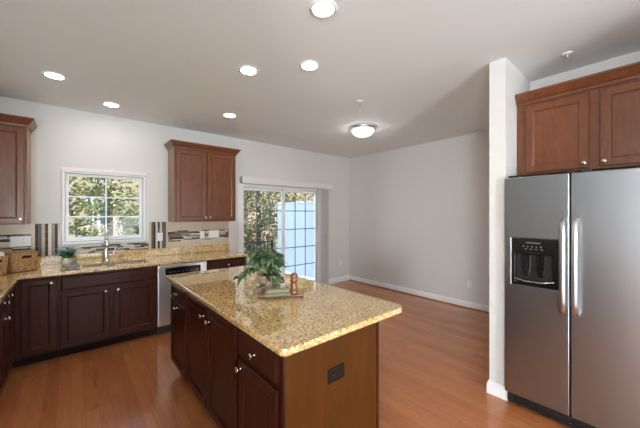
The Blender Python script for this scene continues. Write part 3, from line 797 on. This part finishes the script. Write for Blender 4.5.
# ------------------------------------------------------------------ outdoors
struct(MB().box(-25, 30, YB + .17, 50, -.30, -.16).build('ground', M['lawn']), 'lawn outside', 'ground')
struct(MB().box(1.6, 4.6, YB + .165, 7.05, -.155, -.03).build('patio', M['patio']), 'pale concrete patio outside the sliding door', 'patio')
fn = thing('privacy_fence', 'tall white vinyl privacy fence on the right of the patio', 'fence', (4.33, YB + .2, -.03))
n_ = 8; Lf = 1.98
for k in range(n_):
    y0 = k * Lf / n_; MB().box(-.012, .012, y0 + .003, y0 + Lf / n_ - .003, .03, 1.80).build('board', M['fence'], fn, .004)
for y0 in (-.05, Lf * .5 - .05, Lf - .04): MB().box(.0135, .10, y0, y0 + .09, .0, 1.86).build('post', M['fence'], fn, .006)
MB().box(-.02, .013, 0, Lf, 1.8005, 1.84).build('top_rail', M['fence'], fn, .004)
rg = thing('patio_railing', 'black metal railing at the far edge of the patio', 'railing', (1.7, 6.98, -.03))
MB().box(0, 2.55, -.02, .02, .77, .81).build('top_rail', M['rail'], rg, .004)
MB().box(0, 2.55, -.015, .015, .08, .11).build('bottom_rail', M['rail'], rg)
mb = MB()
for k in range(24): mb.box(.05 + k * .106, .066 + k * .106, -.008, .008, .1105, .7695)
mb.build('balusters', M['rail'], rg)
for x in (0, 1.2, 2.5): MB().box(x, x + .05, -.025, .025, 0, .83).build('post', M['rail'], rg)

def tree(name, label, loc, h, rad, mats, n, ls, seed, trunk_h=.4, cone=False, cat='tree', group='trees behind the house', weights=None):
    t = thing(name, label, cat, loc, 0, group); rnd = random.Random(seed)
    m_ = MB(); m_.tube([(0, 0, 0), (.03, .02, h * .4), (-.02, 0, h * .9)], [.035 * h ** .8, .025 * h ** .8, .006], 8)
    for k in range(14):
        a = rnd.random() * 2 * PI; z = h * (trunk_h + (.9 - trunk_h) * rnd.random()); R_ = rad * (1.15 - z / h if cone else .8)
        m_.tube([(0, 0, z), (R_ * .5 * math.cos(a), R_ * .5 * math.sin(a), z + .12 * R_), (R_ * math.cos(a), R_ * math.sin(a), z + .1 * R_)], [.022, .013, .004], 5)
    m_.build('trunk', M['bark'], t)
    m_ = MB(); wts = weights or [1] * len(mats); cl = []
    for k in range(max(10, n // 60)):
        a = rnd.random() * 2 * PI; u = rnd.random(); z = h * (trunk_h + (1 - trunk_h) * u)
        R_ = rad * ((1.05 - u) if cone else math.sqrt(max(.05, 1 - (2 * u - .95) ** 2)))
        r_ = R_ * math.sqrt(rnd.random()); cl.append((r_ * math.cos(a), r_ * math.sin(a), z))
    for k in range(n):
        c_ = rnd.choice(cl); sg = rad * .16
        p = Vector((c_[0] + rnd.gauss(0, sg), c_[1] + rnd.gauss(0, sg), max(.05, c_[2] + rnd.gauss(0, sg * .6))))
        d1 = Vector((rnd.gauss(0, 1), rnd.gauss(0, 1), rnd.gauss(0, .6))).normalized(); d2 = d1.orthogonal().normalized()
        d2 = (Matrix.Rotation(rnd.random() * 6.3, 3, d1) @ d2); L = ls * rnd.uniform(.7, 1.3)
        q = [p - d1 * L, p + d2 * L * .45 + Vector((0, 0, L * .1)), p + d1 * L, p - d2 * L * .45]
        m_._f([m_.v(x) for x in q], rnd.choices(range(len(mats)), wts)[0])
    m_.build('foliage', mats, t)
    return t
G_, Y_, O_, P_ = M['leaf_green'], M['leaf_yellow'], M['leaf_olive'], M['leaf_pink']
tree('bushy_tree', 'dense green tree behind the railing outside the sliding door', (4.75, 8.7, -.16), 4.2, 1.25, [G_, O_, P_], 9500, .06, 1, .08, weights=[5, 3, 3])
tree('yellow_tree', 'yellow green tree showing above the white fence', (8.0, 9.6, -.16), 4.4, 1.7, [Y_, O_, G_], 4200, .08, 2, .2, weights=[5, 3, 1])
tree('evergreen_tree', 'evergreen tree in the middle of the kitchen window', (.80, 10.2, -.16), 5.0, 1.5, [G_, O_, Y_], 3400, .07, 4, .34, True, weights=[3, 4, 3])
tree('yellow_tree', 'yellow leaved tree behind the right half of the kitchen window', (2.9, 13.2, -.16), 5.2, 1.7, [Y_, O_], 2200, .09, 5, .3, weights=[4, 2])
tree('bare_tree', 'sparse tree at the left of the kitchen window view', (-1.3, 12.5, -.16), 5.0, 1.3, [O_, Y_], 700, .07, 6, .35)
for i, (x, y, h_, r_, lab) in enumerate(((.10, 8.6, 1.75, .55, 'dark shrub at the lower left of the kitchen window'), (1.25, 8.4, 1.72, .6, 'dark shrub at the lower right of the kitchen window'))):
    tree('garden_shrub', lab, (x, y, -.16), h_, r_, [G_, O_], 1500, .05, 20 + i, .05, cat='shrub', group='shrubs under the window')
# neighbouring houses
def house(name, label, x0, x1, y0, y1, h, rh, m_, wins):
    t = thing(name, label, 'house', (x0, y0, -.16), 0, 'neighbouring houses'); W_, D_ = x1 - x0, y1 - y0
    MB().box(0, W_, 0, D_, 0, h).build('walls', m_, t)
    r_ = MB(); r_.rings([[(-.3, -.3, h), (W_ + .3, -.3, h), (W_ + .3, -.3, h + .12), (W_ / 2, -.3, h + rh), (-.3, -.3, h + .12)], [(-.3, D_ + .3, h), (W_ + .3, D_ + .3, h), (W_ + .3, D_ + .3, h + .12), (W_ / 2, D_ + .3, h + rh), (-.3, D_ + .3, h + .12)]], True, True, True)
    r_.build('roof', M['roof'], t)
    for wx, wz, a, b in wins:
        q = MB().grid_plate([wx - .08, wx, wx + a, wx + a + .08], [wz - .08, wz, wz + b, wz + b + .08], [(wx, wx + a, wz, wz + b)], -.05, -.001, 'xzy').build('window', M['vinyl'], t)
        MB().box(wx, wx + a, -.02, -.005, wz, wz + b).build('pane', M['house_glass'], q)
    return t
house('neighbour_house', 'pale tan house beyond the trees in the kitchen window', -5, 6.5, 21, 28, 5.4, 2.5, M['siding'], [(6.0, 1.1, .9, 1.4), (8.6, 1.1, .9, 1.4), (6.0, 3.6, .9, 1.3), (8.6, 3.6, .9, 1.3)])
house('neighbour_house', 'pinkish brick house beyond the railing', 8.5, 20, 17, 25, 6.0, 2.5, M['brick'], [(1.0, 1.0, 1.0, 1.4), (4.0, 1.0, 1.0, 1.4), (1.0, 3.6, 1.0, 1.3), (4.0, 3.6, 1.0, 1.3)])
gz = thing('garden_pavilion', 'white garden pavilion between the trees in the kitchen window', 'pavilion', (.95, 13.5, -.16))
for x in (-.5, -.17, .17, .5): MB().box(x - .05, x + .05, -.05, .05, 0, 2.1).build('post', M['trim'], gz)
mb = MB(); mb.box(-.55, .55, -.06, .06, .75, .85); mb.box(-.55, .55, -.06, .06, .1, .2)
for k in range(11): mb.box(-.5 + k * .1 - .015, -.5 + k * .1 + .015, -.015, .015, .2, .75)
mb.build('railing', M['trim'], gz)
MB().box(-.62, .62, -.4, .4, 2.1, 2.22).build('roof', M['trim'], gz)
